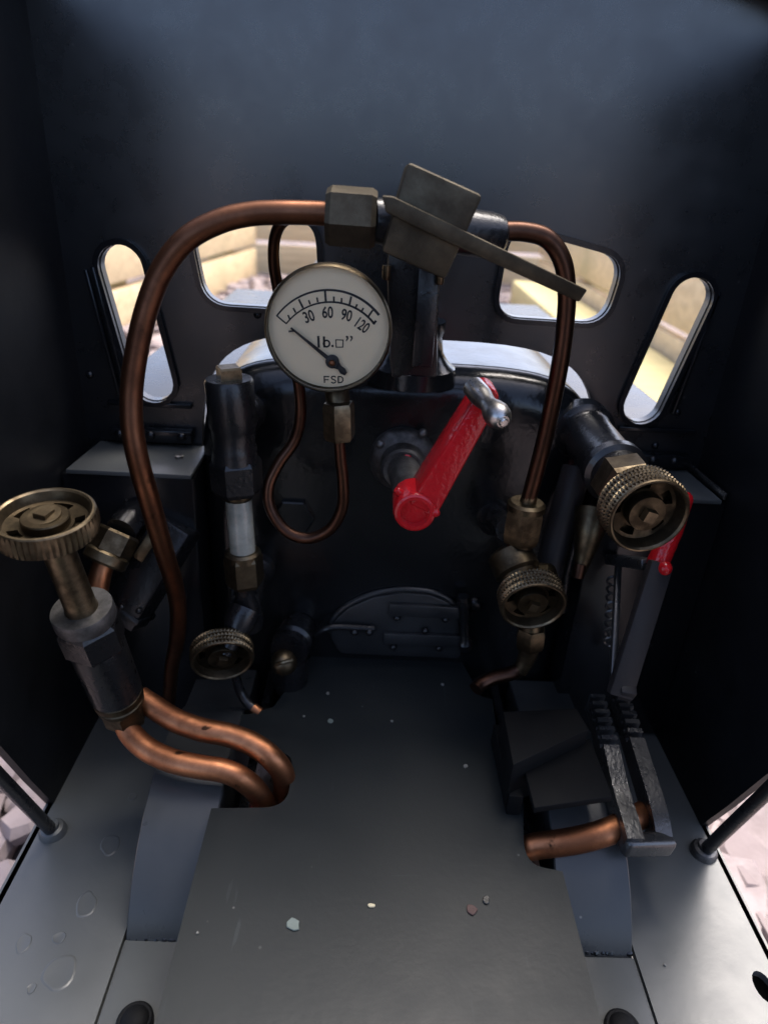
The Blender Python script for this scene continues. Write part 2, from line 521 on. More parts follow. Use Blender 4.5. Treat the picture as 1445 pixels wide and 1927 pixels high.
# side sheets with the curved rear cut-out, leaning post side
for s in (-1, 1):
    lp = [(YS, -.02), (YS, roofz(XW)), (.42, roofz(XW)), (.40, 1.0), (.42, .80), (.55, .55), (.66, .40), (.745, .235), (.80, .10), (.845, -.002), (.86, -.02)]
    loop = [Vector((s*(XW), y, z)) for y, z in lp]
    MB().sheet(loop, [], Vector((s*.014, 0, 0))).build('side_sheet', SIDE, cab)
# roof
rf = MB()
ROOFY = 1.12
prof = [((XW+.02)*(-1+2*k/28)) for k in range(29)]
lo = [Vector((x, ROOFY, roofz(x)-.004)) for x in prof]; 
loop = lo + [Vector((x, ROOFY, roofz(x)+.02)) for x in reversed(prof)]
rf.prism(loop, Y_*(YS+.05-ROOFY)).build('roof', SHELL, cab)

# added unseen sheet behind the lens, blocks rear sky and ground light
lp = [Vector((-XW, -.55, -.02)), Vector((XW, -.55, -.02)), Vector((XW, -.55, 1.09)), Vector((-XW, -.55, 1.09))]
MB().sheet(fillet(lp, [0, 0, .12, .12]), [], -Y_*.018).build('rear_light_blocker', SHELL, cab)
# floors
def floor_loop(pts, z): return [Vector((x, y, z)) for x, y in pts]
# outer footplates with the paint blisters of the left one
fpl = MB().sheet(floor_loop([(-.580, -.56), (-.372, -.56), (-.372, .62), (-.372, 1.20), (-.580, 1.20)], -.012), [], Z_*.012)
for (bx, by, rr, sq) in ((208, 1590, 17, 1.3), (163, 1702, 18, 1.4), (113, 1830, 27, 1.3), (112, 1765, 13, .8), (45, 1775, 13, 1.5), (250, 1500, 8, 1), (60, 1860, 9, 1)):
    c = F(bx, by, 0); r = W(rr, c)
    prof = []
    q1, q2, q3 = [random.uniform(0, 6.28) for _ in range(3)]
    rnd = [1+.10*math.sin(2*i*.314159+q1)+.06*math.sin(3*i*.314159+q2)+.03*math.sin(5*i*.314159+q3) for i in range(20)]
    cen = fpl.bm.verts.new(c+Z_*.0004); rings = []
    for (k, h) in ((.55, .0005), (.80, .0008), (.90, .0010), (.97, .0007), (1.06, -.0002)):
        rings.append([fpl.bm.verts.new(c+Vector((math.cos(i*.314159)*r*k*rnd[i], math.sin(i*.314159)*r*k*sq*rnd[i], h))) for i in range(20)])
    for i in range(20):
        fpl.bm.faces.new((cen, rings[0][i], rings[0][(i+1) % 20]))
        for A, B in zip(rings, rings[1:]):
            fpl.bm.faces.new((A[i], B[i], B[(i+1) % 20], A[(i+1) % 20]))
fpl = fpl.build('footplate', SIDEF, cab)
hc = F(1437, 1857, 0)
hole = [hc+Vector((math.cos(t*.3927)*.014, math.sin(t*.3927)*.022, -.012)) for t in range(16)]
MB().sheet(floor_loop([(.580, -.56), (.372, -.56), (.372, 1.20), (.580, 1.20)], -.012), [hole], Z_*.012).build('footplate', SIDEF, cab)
# inner floor blocks behind the splashers, welded bead, bolt
def blk(x0, x1, y1):
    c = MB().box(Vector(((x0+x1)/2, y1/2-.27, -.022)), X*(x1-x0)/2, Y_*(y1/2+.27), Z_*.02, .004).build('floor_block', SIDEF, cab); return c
bl = blk(-.3705, -.26, .618); br = blk(.26, .3705, .612)
for (px, py, b_) in ((255, 1924, bl), (1170, 1938, br)):
    c = F(px, py, 0.0)
    MB().lathe(c-Z_*.003, Z_, [(0, W(34, c)), (.008, W(34, c)), (.010, W(30, c)), (.010, W(26, c)), (.013, W(22, c)), (.016, W(14, c)), (.017, .002)], 24).build('bolt', MATTE, b_)
# lumpy weld beads where the splashers meet the floor blocks
for s_ in (-1, 1):
    n = 40
    pts = [Vector((s_*(.262+.104*k/n), .620+random.uniform(-.0015, .0015), -.004+random.uniform(-.001, .001))) for k in range(n+1)]
    MB().tube(pts, [random.uniform(.0045, .006) for _ in pts], 10, 3).build('weld_bead', BOIL, cab)
# wheel splashers, curved
for s in (-1, 1):
    w = MB(); pts = []
    for k in range(0, 25):
        th = R(186 - k*(186-60)/24)
        pts.append((.85+.262*math.cos(th), -.118+.262*math.sin(th)))
    loop = [Vector((s*.255, y, z)) for y, z in pts] + [Vector((s*.255, 1.10, .10)), Vector((s*.255, 1.10, -.15))]
    w.prism(loop, Vector((s*.113, 0, 0)), .002, 1)
    w.build('wheel_splasher', SPLASH, cab)
# raised centre plate with its two pipe cut-outs
def FZ(a): 
    p = F(a[0], a[1], ZP); return Vector((p.x, p.y, ZP-.012))
cp = [Vector((-.263, -.54, ZP-.012)), FZ((300, 1900)), FZ((398, 1521))]
cp += fillet([FZ((398, 1521)), FZ((541, 1519)), FZ((552, 1418)), FZ((425, 1400))], [0, W(45, F(548, 1480, ZP)), W(32, F(548, 1480, ZP)), 0])[1:]
cp += [FZ((455, 1345)), FZ((470, 1344)), FZ((515, 1330)), FZ((592, 1226)), FZ((868, 1244)), FZ((905, 1310)), FZ((926, 1316)), FZ((938, 1400)), FZ((958, 1500)), FZ((984, 1502))]
cp += fillet([FZ((984, 1502)), FZ((985, 1625)), FZ((1058, 1640))], [0, W(60, F(1000, 1600, ZP)), 0])[1:]
cp += [FZ((1125, 1900)), Vector((.252, -.54, ZP-.012))]
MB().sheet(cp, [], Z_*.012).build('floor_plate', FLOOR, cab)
# frames and tray added below to block light from underneath
for s in (-1, 1):
    MB().box(Vector((s*.225, .55, -.10)), X*.008, Y_*.60, Z_*.19, .002).build('main_frame', BLACK, cab)
MB().box(Vector((0, .33, -.30)), X*.57, Y_*.88, Z_*.01).build('under_light_blocker', BLACK, cab)
for s in (-1, 1):
    MB().box(Vector((s*.572, .45, -.05)), X*.006, Y_*.62, Z_*.05, .002).build('valance', BLACK, cab)
MB().box(Vector((-.205, .78, .0)), X*.02, Y_*.07, Z_*.02, .003).build('cross_stay', RED, cab)

# inside tank boxes either side of the boiler
def tank_box(s, label):
    base = Vector((s*.455, 1.12, 0))
    t = thing('tank_box', base, label, 'tank', 'inner ends of the side tanks')
    x0, x1 = .345*s, .5665*s
    MB().box(Vector(((x0+x1)/2, 1.118, .268)), X*abs(x1-x0)/2, Y_*.058, Z_*.262, .004).build('tank_front', SHELL, t)
    lpz = .534
    lp = [Vector((x1*.972 if s < 0 else x1*.972, 1.048, lpz)), Vector((x0, 1.048, lpz)), Vector((x0-s*.0, 1.186, lpz)), Vector((x1*.96, 1.186, lpz))]
    tp = MB().prism(lp, Z_*.008, .0015).build('tank_top', SIDEF, t)  # window light on the shelf is put into this lighter paint
    return t, tp
tl, tpl = tank_box(-1, 'black tank box under the left slot window, its flat top painted grey for light caught there')
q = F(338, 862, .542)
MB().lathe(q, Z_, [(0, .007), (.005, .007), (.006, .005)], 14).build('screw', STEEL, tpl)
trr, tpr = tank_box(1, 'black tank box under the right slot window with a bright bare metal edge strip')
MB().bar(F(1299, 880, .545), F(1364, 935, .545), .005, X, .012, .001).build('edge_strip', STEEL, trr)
# long side tanks and boiler outside, seen through the windows
for s, lb in ((-1, 'long black left side tank ahead of the cab, pale with reflected sky'), (1, 'long black right side tank ahead of the cab, pale with reflected sky')):
    t = MB().box(Vector((s*.50, 2.1, .26)), X*.135, Y_*.87, Z_*.30, .012, 3).build('side_tank', TANK, None)
    tag(t, lb, 'tank')

# ================================================================== BOILER
boiler = thing('boiler', Vector((0, 1.3, 0)), 'glossy black boiler end with arched top, riveted firehole door and fittings on its backhead', 'boiler')
def bloop(y, d, zc=.42):
    """round-topped firebox outline inset by d"""
    pts = []
    rw, rh = .352-d, .302-d
    for k in range(0, 41):
        th = math.pi*k/40
        c, s = math.cos(th), math.sin(th)
        e = .42
        pts.append(Vector((.002+rw*math.copysign(abs(c)**e, c), y, zc+rh*abs(s)**e)))
    pts.append(Vector((.002-rw, y, -.10))); pts.append(Vector((.002+rw, y, -.10)))
    return pts
bb = MB()
loops = []
for k in range(0, 9):
    th = k/8*math.pi/2
    loops.append([bb.bm.verts.new(p) for p in bloop(YB+.055*(1-math.sin(th)) , .055*(1-math.cos(th)))])
loops.reverse()     # face first
loops = loops
face_inner = loops[0]
bb.bm.faces.new(face_inner)
for A, B in zip(loops, loops[1:]):
    n = len(A)
    for i in range(n):
        j = (i+1) % n
        bb.bm.faces.new((A[i], A[j], B[j], B[i]))
backhead = bb.build('backhead', BOIL, boiler)
wb = MB()
A = [wb.bm.verts.new(p) for p in bloop(YB+.057, -.001)]
B = [wb.bm.verts.new(p) for p in bloop(3.1, -.001)]
for i in range(len(A)):
    j = (i+1) % len(A); wb.bm.faces.new((A[i], A[j], B[j], B[i]))
wb.bm.faces.new(B)
wb.build('boiler_wrapper', BOIL, boiler)
# firehole door
yd = YB-.004
def PB(a, y=yd): return P(a[0], a[1], y)
ring = [(622, 1190), (628, 1163), (655, 1138), (700, 1118), (755, 1109), (810, 1113), (845, 1128), (862, 1150), (866, 1232), (640, 1222)]
mpt = MB().tube([PB(a) for a in ring[:8]], W(5, PB((700, 1120))), 10)
mpt.build('firehole_ring', DOOR, boiler)
dr = MB().prism([PB(a, YB+.002) for a in fillet([Vector((x, 0, y)) for x, y in ring], 8, 3) and [(p.x, p.z) for p in fillet([Vector((x, 0, y)) for x, y in ring], 10, 3)]], -Y_*.014, .003).build('firehole_door', DOOR, boiler)
for (a, b, w_) in (((733, 1146), (868, 1153), 26), ((722, 1200), (880, 1206), 24)):
    st = MB().bar(PB(a, yd-.014), PB(b, yd-.014), W(w_, PB(a)), Z_, .010, .002).build('hinge_strap', DOOR, dr)
for a in ((747, 1162), (838, 1165), (740, 1217), (826, 1219), (800, 1186)):
    MB().dome(PB(a, yd-.012), -Y_, W(7, PB(a)), .008).build('rivet', BLACK, dr)
MB().tube([PB((594, 1195), yd-.02), PB((612, 1184), yd-.024), PB((640, 1180), yd-.022), PB((704, 1183), yd-.018)], W(6, PB((640, 1180))), 10).build('latch', BLACK, dr)
for a in ((667, 1188), (695, 1188)):
    MB().dome(PB(a, yd-.02), -Y_, W(8, PB(a)), .010).build('latch_stud', BLACK, dr)
hp = MB().lathe(PB((872, 1122), yd-.018), PB((876, 1245), yd-.018)-PB((872, 1122), yd-.018), [(0, .011), (.02, .014), (.03, .010), (.10, .010), (.108, .015), (.122, .012)], 14).build('hinge_post', BLACK, boiler)
MB().dome(PB((892, 1137), YB-.001), -Y_, W(16, PB((892, 1137))), .012).build('stud', BOIL, boiler)
# blank plug and casting marks on the backhead
MB().lathe(PB((553, 972), YB+.001), -Y_, [(0, W(40, PB((553, 972)))), (.010, W(40, PB((553, 972)))), (.012, W(37, PB((553, 972))))], 6).build('blanking_plug', BOIL, boiler)
# manifold pedestal on the boiler top
pd = MB()
c0 = Vector((P(775, 690, 1.13).x, 1.13, .70))
pd.lathe(c0, Z_, [(0, .075), (.025, .072), (.034, .060), (.05, .05), (.075, .046), (.085, .05), (.10, .05)], 28)
pd.build('manifold_pedestal', BOIL, boiler)

# ================================================================== FITTINGS
def knurled_wheel(parent, c, axis, r, wid, nk=72, rows=4, straight=False, mat=None, smat=None, holes=5, spin=0.0):
    """hand wheel: knurled rim, dished web with kidney holes, hub and square spindle end; axis points at the viewer"""
    mat = mat or BRASS
    u, v, a = frame(axis)
    c = c-a*wid*.45                 # c was the middle of the front lip
    w = MB(); bm = w.bm
    rings = []
    for j in range(rows+1):
        ring = []
        for i in range(nk):
            rr = r*((1.0 if i % 2 == 0 else .95) if straight else .955)
            if straight and j in (0, rows): rr = r*.965
            th = 2*math.pi*(i+spin+(0 if straight else .5*(j % 2)))/nk
            ring.append(bm.verts.new(c + a*wid*(j/rows-.5) + (u*math.cos(th)+v*math.sin(th))*rr))
        rings.append(ring)
    for q_, (A_, B_) in enumerate(zip(rings, rings[1:])):
        for i in range(nk):
            j = (i+1) % nk
            if straight:
                bm.faces.new((A_[i], A_[j], B_[j], B_[i])); continue
            mid = (A_[i].co+A_[j].co+B_[j].co+B_[i].co)/4
            ax_ = c+a*(mid-c).dot(a)
            pk = bm.verts.new(ax_+(mid-ax_).normalized()*r*1.005)
            for e0, e1 in ((A_[i], A_[j]), (A_[j], B_[j]), (B_[j], B_[i]), (B_[i], A_[i])): bm.faces.new((e0, e1, pk))
    # front lip, inner wall, back lip
    def circ(d, rr): return [bm.verts.new(c+a*d+(u*math.cos(2*math.pi*(i+spin)/nk)+v*math.sin(2*math.pi*(i+spin)/nk))*rr) for i in range(nk)]
    def join(A_, B_):
        for i in range(nk):
            j = (i+1) % nk
            bm.faces.new((A_[i], A_[j], B_[j], B_[i]))
    seq = [rings[-1], circ(wid*.56, r*.94), circ(wid*.57, r*.90), circ(wid*.5, r*.86), circ(wid*.05, r*.80)]
    for A_, B_ in zip(seq, seq[1:]): join(A_, B_)
    seq2 = [rings[0], circ(-wid*.55, r*.93), circ(-wid*.5, r*.83), circ(-wid*.15, r*.80)]
    for A_, B_ in zip(seq2, seq2[1:]): join(B_, A_)
    # web, oily and dark
    web = MB(); bm = web.bm
    rad = [.80, .72, .62, .52, .44, .36]
    th_ = wid*.2
    g0 = [circ(wid*.05, r*.805)]+[circ(wid*.05-wid*.10*(k), r*q_) for k, q_ in zip((.3, .6, .9, 1, 1), rad[1:])]
    g1 = [circ(wid*.05-th_, r*.805)]+[circ(wid*.05-wid*.10*k-th_, r*q_) for k, q_ in zip((.3, .6, .9, 1, 1), rad[1:])]
    per = nk/holes
    def hole(k, i):
        ph = (i % per)/per
        return 1 <= k <= 2 and .15 < ph < .6
    for k in range(len(rad)-1):
        for i in range(nk):
            j = (i+1) % nk
            if hole(k, i):
                for (kk, ii, e) in ((k, i-1, (0,)), (k, i+1, (1,))):
                    if not hole(kk, ii % nk):
                        q_ = i if e == (0,) else j
                        bm.faces.new((g0[k][q_], g0[k+1][q_], g1[k+1][q_], g1[k][q_]))
                if not hole(k-1, i): bm.faces.new((g0[k][i], g0[k][j], g1[k][j], g1[k][i]))
                if not hole(k+1, i): bm.faces.new((g0[k+1][i], g0[k+1][j], g1[k+1][j], g1[k+1][i]))
                continue
            bm.faces.new((g0[k][i], g0[k][j], g0[k+1][j], g0[k+1][i]))
            bm.faces.new((g1[k][i], g1[k+1][i], g1[k+1][j], g1[k][j]))
    hw = w.build('hand_wheel', mat, parent, angle=8 if not straight else 24)
    web.build('wheel_web', GRIME, hw, angle=24)
    MB().lathe(c-a*wid*.42, a, [(0, r*.5), (.001, r*.79), (.003, r*.79)], 40).build('backing_disc', GRIME, hw)
    MB().lathe(c-a*wid*.35, a, [(0, r*.46), (wid*.66, r*.46), (wid*.72, r*.44), (wid*.72, .0005)], 36).build('hub', DBRASS, hw)
    MB().lathe(c, a, [(0, r*.22), (wid*.58, r*.2), (wid*.62, r*.19)], 4, rot=R(28)).build('spindle', smat or BRASS, hw, angle=20)
    return hw
def hexn(c, axis, r, l, ch=.12):
    """chamfered hexagon prism along axis from c"""
    w = MB()
    w.lathe(c, axis, [(0, r*.90), (l*ch, r), (l*(1-ch), r), (l, r*.90)], 6, rot=R(12))
    return w

def facing(p, ratio, dx, dy):
    """normal of a disc at p whose outline is foreshortened to ratio along the photo direction (dx, dy)"""
    v = (CAM-p).normalized(); t = rt*dx-up*dy; t = (t-v*t.dot(v)).normalized()
    return (v*ratio+t*math.sqrt(1-ratio*ratio)).normalized()
# ---- pressure gauge
GY = .93
gc = P(619, 618, GY)
gr = W(118, gc)
gauge = thing('pressure_gauge', gc-Z_*gr, 'round steam pressure gauge with cream dial, brass rim and coiled siphon pipe', 'gauge')
case = MB().lathe(gc+Y_*.055, -Y_, [(0, gr*.80), (.006, gr*.9), (.012, gr*.95), (.058, gr*.955)], 64).build('case', DBRASS, gauge)
MB().lathe(gc+Y_*.004, -Y_, [(0, gr*.95), (.002, gr*1.0), (.014, gr*1.01), (.020, gr*.99), (.023, gr*.965), (.022, gr*.965), (.016, gr*.955), (.004, gr*.95)], 80, cap0=False, cap1=False).build('bezel', DBRASS, gauge)
DY = GY-.0035
dial = MB().lathe(P(619, 617.5, DY)+Y_*.003, -Y_, [(0, gr*.955), (.003, gr*.955)], 72).build('dial', DIAL, gauge)
MB().lathe(gc-Y_*.0145, -Y_, [(0, gr*.95), (.0012, gr*.95)], 72).build('gauge_glass', GLASS, gauge)
k5 = 260/1445.0
def D(x, y): return P(490+x*k5, 480+y*k5, DY)
def ribbon(w, pts, wid, y=-.0006, closed=False):
    n = len(pts); L, Rr = [], []
    for i in range(n):
        t = ((pts[(i+1) % n]-pts[i-1]) if closed else (pts[min(i+1, n-1)]-pts[max(i-1, 0)])).normalized()
        s = t.cross(Y_)
        ww = wid[i] if isinstance(wid, list) else wid
        L.append(w.bm.verts.new(pts[i]+s*ww/2+Y_*y)); Rr.append(w.bm.verts.new(pts[i]-s*ww/2+Y_*y))
    rng = range(n if closed else n-1)
    for i in rng:
        j = (i+1) % n
        w.bm.faces.new((L[i], L[j], Rr[j], Rr[i]))
u1 = W(1*k5, gc)
def circ3(a, b, c):
    ax, ay = a; bx, by = b; cx_, cy_ = c
    d = 2*(ax*(by-cy_)+bx*(cy_-ay)+cx_*(ay-by))
    ux = ((ax*ax+ay*ay)*(by-cy_)+(bx*bx+by*by)*(cy_-ay)+(cx_*cx_+cy_*cy_)*(ay-by))/d
    uy = ((ax*ax+ay*ay)*(cx_-bx)+(bx*bx+by*by)*(ax-cx_)+(cx_*cx_+cy_*cy_)*(bx-ax))/d
    return ux, uy, math.hypot(ax-ux, ay-uy)
def arc(a, b, c, n=48):
    ux, uy, r = circ3(a, b, c)
    t0 = math.atan2(a[1]-uy, a[0]-ux); t1 = math.atan2(c[1]-uy, c[0]-ux)
    return [(ux+r*math.cos(t0+(t1-t0)*i/n), uy+r*math.sin(t0+(t1-t0)*i/n)) for i in range(n+1)]
sw = MB()
oa = arc((170, 640), (685, 365), (1240, 628)); ia = arc((272, 718), (690, 492), (1190, 718))
ribbon(sw, [D(*p) for p in oa], [u1*(16+12*i/48) for i in range(49)])
ribbon(sw, [D(*p) for p in ia], [u1*(14+10*i/48) for i in range(49)])
for a, b, wd in (((175, 635), (275, 718), 15), ((402, 462), (448, 552), 20), ((676, 368), (686, 490), 22), ((950, 432), (932, 520), 20), ((1175, 575), (1130, 640), 20), ((1210, 685), (1180, 722), 24),
                 ((290, 625), (312, 675), 17), ((345, 552), (372, 602), 17), ((506, 470), (522, 515), 17), ((592, 442), (602, 492), 17), ((768, 432), (770, 492), 18), ((850, 448), (848, 502), 18), ((1012, 512), (992, 560), 18), ((1078, 552), (1052, 600), 18)):
    ribbon(sw, [D(*a), D(*b)], u1*wd, y=-.0009)
sw.build('scale_markings', INK, dial)
def text(body, px, py, hpx, rot, name, sx=.8, mat=INK, parent=dial, bold=.0, y=-.0007):
    """printed lettering on the dial; hpx is the digit height in the enlarged photo"""
    cu = bpy.data.curves.new('lettering', 'FONT'); cu.body = body; cu.align_x = 'CENTER'; cu.align_y = 'CENTER'
    cu.offset = bold
    tmp = bpy.data.objects.new('lettering', cu); COL.objects.link(tmp)
    bpy.context.view_layer.update()
    dg = bpy.context.evaluated_depsgraph_get()
    me = bpy.data.meshes.new_from_object(tmp.evaluated_get(dg))
    bpy.data.objects.remove(tmp); bpy.data.curves.remove(cu)
    ys = [v.co.y for v in me.vertices]; xs = [v.co.x for v in me.vertices]
    s = hpx*u1/(max(ys)-min(ys)); cxx = (max(xs)+min(xs))/2; cyy = (max(ys)+min(ys))/2
    ang = R(-rot)
    o_ = D(px, py)+Y_*y
    org = Vector(parent['org'])
    for v in me.vertices:
        x = (v.co.x-cxx)*s*sx; z = (v.co.y-cyy)*s
        p = o_+Vector((x*math.cos(ang)-z*math.sin(ang), 0, x*math.sin(ang)+z*math.cos(ang)))
        v.co = (p-org)*H
    me.materials.clear(); me.materials.append(mat)
    o = bpy.data.objects.new(name, me); COL.objects.link(o); o.parent = parent; o['org'] = tuple(org)
    return o
text('30', 508, 640, 118, -22, 'numeral', .72, bold=.018)
text('60', 704, 597, 120, -3, 'numeral', .72, bold=.018)
text('90', 902, 628, 118, 10, 'numeral', .72, bold=.018)
text('120', 1068, 735, 118, 33, 'numeral', .66, bold=.018)
lw = MB()
ribbon(lw, [D(606, 845), D(612, 968)], u1*24)
ribbon(lw, [D(665, 850), D(670, 966)], u1*22)
bo = [D(693+30*math.cos(t*.3927)*1.05, 925+34*math.sin(t*.3927)) for t in range(16)]
ribbon(lw, bo, u1*18, closed=True)
lw.lathe(D(755, 950)+Y_*-.0004, -Y_, [(0, u1*13), (.0003, u1*13)], 16)
ribbon(lw, [D(790, 885), D(866, 888), D(862, 962), D(793, 962)], u1*15, closed=True)
for x0 in (905, 950):
    ribbon(lw, [D(x0-10, 850), D(x0+6, 856), D(x0+8, 872), D(x0-8, 900)], [u1*16, u1*22, u1*16, u1*8])
lw.build('unit_lettering', INK, dial)
fw_ = MB()
L = 14
ribbon(fw_, [D(668, 1262), D(672, 1335)], u1*L); ribbon(fw_, [D(662, 1268), D(722, 1270)], u1*13, y=-.0008); ribbon(fw_, [D(668, 1302), D(715, 1302)], u1*12, y=-.0008)
ribbon(fw_, [D(x, y) for x, y in ((790, 1278), (775, 1266), (752, 1268), (742, 1282), (752, 1296), (775, 1304), (790, 1316), (784, 1332), (762, 1338), (740, 1328))], u1*L)
ribbon(fw_, [D(x, y) for x, y in ((815, 1270), (842, 1270), (862, 1285), (864, 1310), (850, 1330), (815, 1334))], u1*13); ribbon(fw_, [D(815, 1264), D(815, 1340)], u1*L, y=-.0008)
fw_.build('maker_lettering', INK, dial)
nd = MB()
ny = -.006
def DN(x, y): return P(490+x*k5, 480+y*k5, DY+ny)
def ribbon3(w, pts, wid, th=.0022):
    a = []; b = []
    for i, p in enumerate(pts):
        t = (pts[min(i+1, len(pts)-1)]-pts[max(i-1, 0)]).normalized(); s = t.cross(Y_); ww = wid[i]
        a.append(p+s*ww/2); b.append(p-s*ww/2)
    w.prism(a+list(reversed(b)), Y_*th)
ribbon3(nd, [DN(318, 762), DN(700, 1075), DN(748, 1120)], [u1*16, u1*40, u1*60])
ribbon3(nd, [DN(295, 800), DN(360, 795)], [u1*18, u1*14])
ribbon3(nd, [DN(770, 1130), DN(830, 1180), DN(860, 1215), DN(895, 1245)], [u1*110, u1*50, u1*72, u1*40])
nd.lathe(DN(752, 1115)+Y_*.0023, -Y_, [(0, u1*72), (.0026, u1*72), (.003, u1*64)], 28)
needle = nd.build('needle', INK, gauge)
MB().dome(DN(750, 1128)-Y_*.0005, -Y_, u1*34, .003).build('pivot', COPPER, needle)
MB().lathe(P(634, 738, GY+.030), P(637, 762, GY+.024)-P(634, 738, GY+.030), [(-.004, W(24, gc)), (.005, W(25, gc)), (.02, W(24, gc))], 24).build('stem', DBRASS, gauge)
n0 = P(637, 757, GY+.012); n1 = P(639, 826, GY+.012)
hexn(n0, n1-n0, W(33, gc), (n1-n0).length).build('union_nut', BRASS, gauge, angle=20)
SP = [(638, 815, .942), (641, 860, .942), (646, 910, .945), (644, 955, .95), (622, 995, .952), (582, 1013, .955), (540, 1000, .962), (510, 958, .972), (506, 915, .98), (525, 872, .99), (555, 828, 1.0), (566, 780, 1.0), (562, 720, 1.0), (546, 640, .99), (527, 560, .975), (516, 500, .96), (517, 450, .945), (532, 418, .93), (565, 400, .92), (600, 398, .915)]
MB().tube([P(*a) for a in SP], [W(11, P(*a)) for a in SP], 16).build('siphon_pipe', DCOPPER, gauge)

# ---- steam manifold (turret) on its pillar
ty = .90
tu = thing('steam_manifold', P(780, 690, 1.12), 'dark steam manifold at the top of the boiler with pillar and hexagonal brass union nut', 'manifold')
pil = [P(a[0], a[1], 1.06) for a in ((731, 440), (829, 440), (826, 520), (823, 712), (735, 712), (728, 515))]
MB().prism(pil, Y_*.09, .006).build('pillar', BLACK, tu)
MB().box(P(800, 600, 1.055), X*W(20, P(800, 600, 1.05)), Y_*.01, Z_*W(90, P(800, 600, 1.05)), .003).build('pillar_rib', BLACK, tu)
for a in ((727, 512), (828, 521)):
    c = P(a[0], a[1], 1.04); MB().lathe(c-Z_*W(14, c), Z_, [(0, W(6, c)), (W(4, c), W(8, c)), (W(26, c), W(8, c))], 14).build('stud', BRASS, tu)
c = P(700, 414, ty); e = P(945, 446, .95)
MB().lathe(c, e-c, [(0, W(38, c)), (.02, W(44, c)), ((e-c).length-.02, W(44, c)), ((e-c).length-.006, W(40, c)), ((e-c).length, W(30, c))], 36).build('manifold_body', BLACK, tu)
n0 = P(614, 405, ty-.005); n1 = P(708, 412, ty-.005)
hexn(n0, n1-n0, W(55, n0), (n1-n0).length, .10).build('union_nut', HBRASS, tu, angle=20)

# ---- whistle valve with lever
wv = thing('lever_valve', P(790, 520, .9), 'hazy brown square valve block with a long tilted lever beside the manifold', 'valve')
fy = .845
blkf = [P(a[0], a[1], fy) for a in ((768, 304), (909, 368), (838, 527), (718, 474))]
MB().prism(blkf, Y_*.09, .005).build('valve_body', HBRASS, wv)
lv = MB()
la, lb = P(722, 385, .825), P(1098, 556, .865)
pts = [P(a[0], a[1], y) for a, y in (((718, 368), .825), ((740, 370), .825), ((1106, 546), .865), ((1090, 569), .865), ((850, 460), .835), ((726, 400), .825))]
lv.prism(pts, Y_*.026, .0025)
lv.build('lever', HBRASS, wv)

# ---- copper pipes
def pipe(name, pts, r, label, mat=COPPER, group=None, seg=20):
    w = MB(); pp = [a if isinstance(a, Vector) else P(*a) for a in pts]
    rr = r if isinstance(r, list) else [r]*len(pp)
    w.tube(pp, rr, seg)
    return tag(w.build(name, mat), label, 'pipe', group)
pr = .0140
pipe('steam_pipe', [(640, 404, .90), (590, 401, .90), (530, 400, .895), (470, 403, .89), (410, 418, .88), (350, 452, .872), (305, 510, .865), (277, 580, .855), (258, 660, .845), (248, 740, .835), (250, 810, .825), (264, 880, .82), (287, 960, .83), (310, 1040, .85), (328, 1100, .88), (336, 1150, .90), (333, 1205, .93), (323, 1260, .96), (318, 1330, .99)],
     [pr]*13+[pr*.97, pr*.95, pr*.92, pr*.9, pr*.86, pr*.8], 'long arched copper pipe from the manifold down past the left slot window', MCOPPER)
pipe('steam_pipe', [(930, 436, .95), (985, 436, .955), (1030, 450, .96), (1058, 492, .96), (1066, 550, .96), (1063, 610, .96), (1054, 680, .96), (1041, 750, .965), (1026, 820, .97), (1008, 890, .975), (990, 955, .98)],
     [.0124]*11, 'brown copper pipe bending down over the right square window to the valve', DCOPPER)

# ---- regulator with red handle
rg = thing('regulator', P(757, 900, 1.09), 'bright red regulator handle with steel knob on a dark gland', 'handle')
rc = P(757, 862, YB); 
gl = MB().lathe(rc+Y_*.002, -Y_, [(0, W(62, rc)), (.012, W(62, rc)), (.020, W(57, rc)), (.024, W(50, rc)), (.030, W(42, rc)), (.055, W(40, rc)), (.060, W(36, rc))], 48)
gl = gl.build('gland', IRON, rg)
for a in ((716, 836), (795, 815)):
    MB().dome(P(a[0], a[1], YB-.018), -Y_, W(9, rc), .008).build('stud', IRON, gl)
MB().lathe(rc-Y_*.05, P(779, 945, .93)-(rc-Y_*.05), [(0, W(30, rc)), (.10, W(28, rc)), (.135, W(28, rc))], 28).build('spindle', IRON, rg)
MB().dome(P(766, 857, 1.055), -Y_+Z_, .008, .004).build('paint_drip', RED, gl)
hy = .925
bc = P(779, 950, hy)
arm = MB()
a0 = P(792, 944, hy+.01); a1 = P(911, 742, hy+.015)
arm.bar(a0, a1, W(58, a0), X, .07, .006, w1=W(42, a1), seg=3)
arm.lathe(bc+Y_*.028, -Y_, [(0, W(40, bc)), (.05, W(40, bc)), (.056, W(37, bc)), (.058, W(33, bc)), (.058, W(27, bc)), (.048, W(25, bc)), (.048, .001)], 40)
arm.lathe(a1+Y_*.026, -Y_, [(0, W(23, a1)), (.045, W(23, a1)), (.05, W(20, a1))], 32)
hd = arm.build('handle_arm', RED, rg, angle=28)
pn = P(812, 962, hy-.02); pb = P(750, 925, hy-.012)
MB().lathe(pn-(pn-bc).normalized()*.012, (pn-bc), [(0, W(9, pn)), (.016, W(10, pn)), (.022, W(8, pn)), (.025, W(4, pn))], 14).build('taper_pin', RED, hd)
MB().lathe(pb-(pb-bc).normalized()*.012, (pb-bc), [(0, W(8, pn)), (.014, W(8, pn)), (.018, W(5, pn))], 14).build('taper_pin', RED, hd)
k0 = P(902, 742, .905); k1 = P(949, 797, .835)
L_ = (k1-k0).length; r_ = W(25, k1)
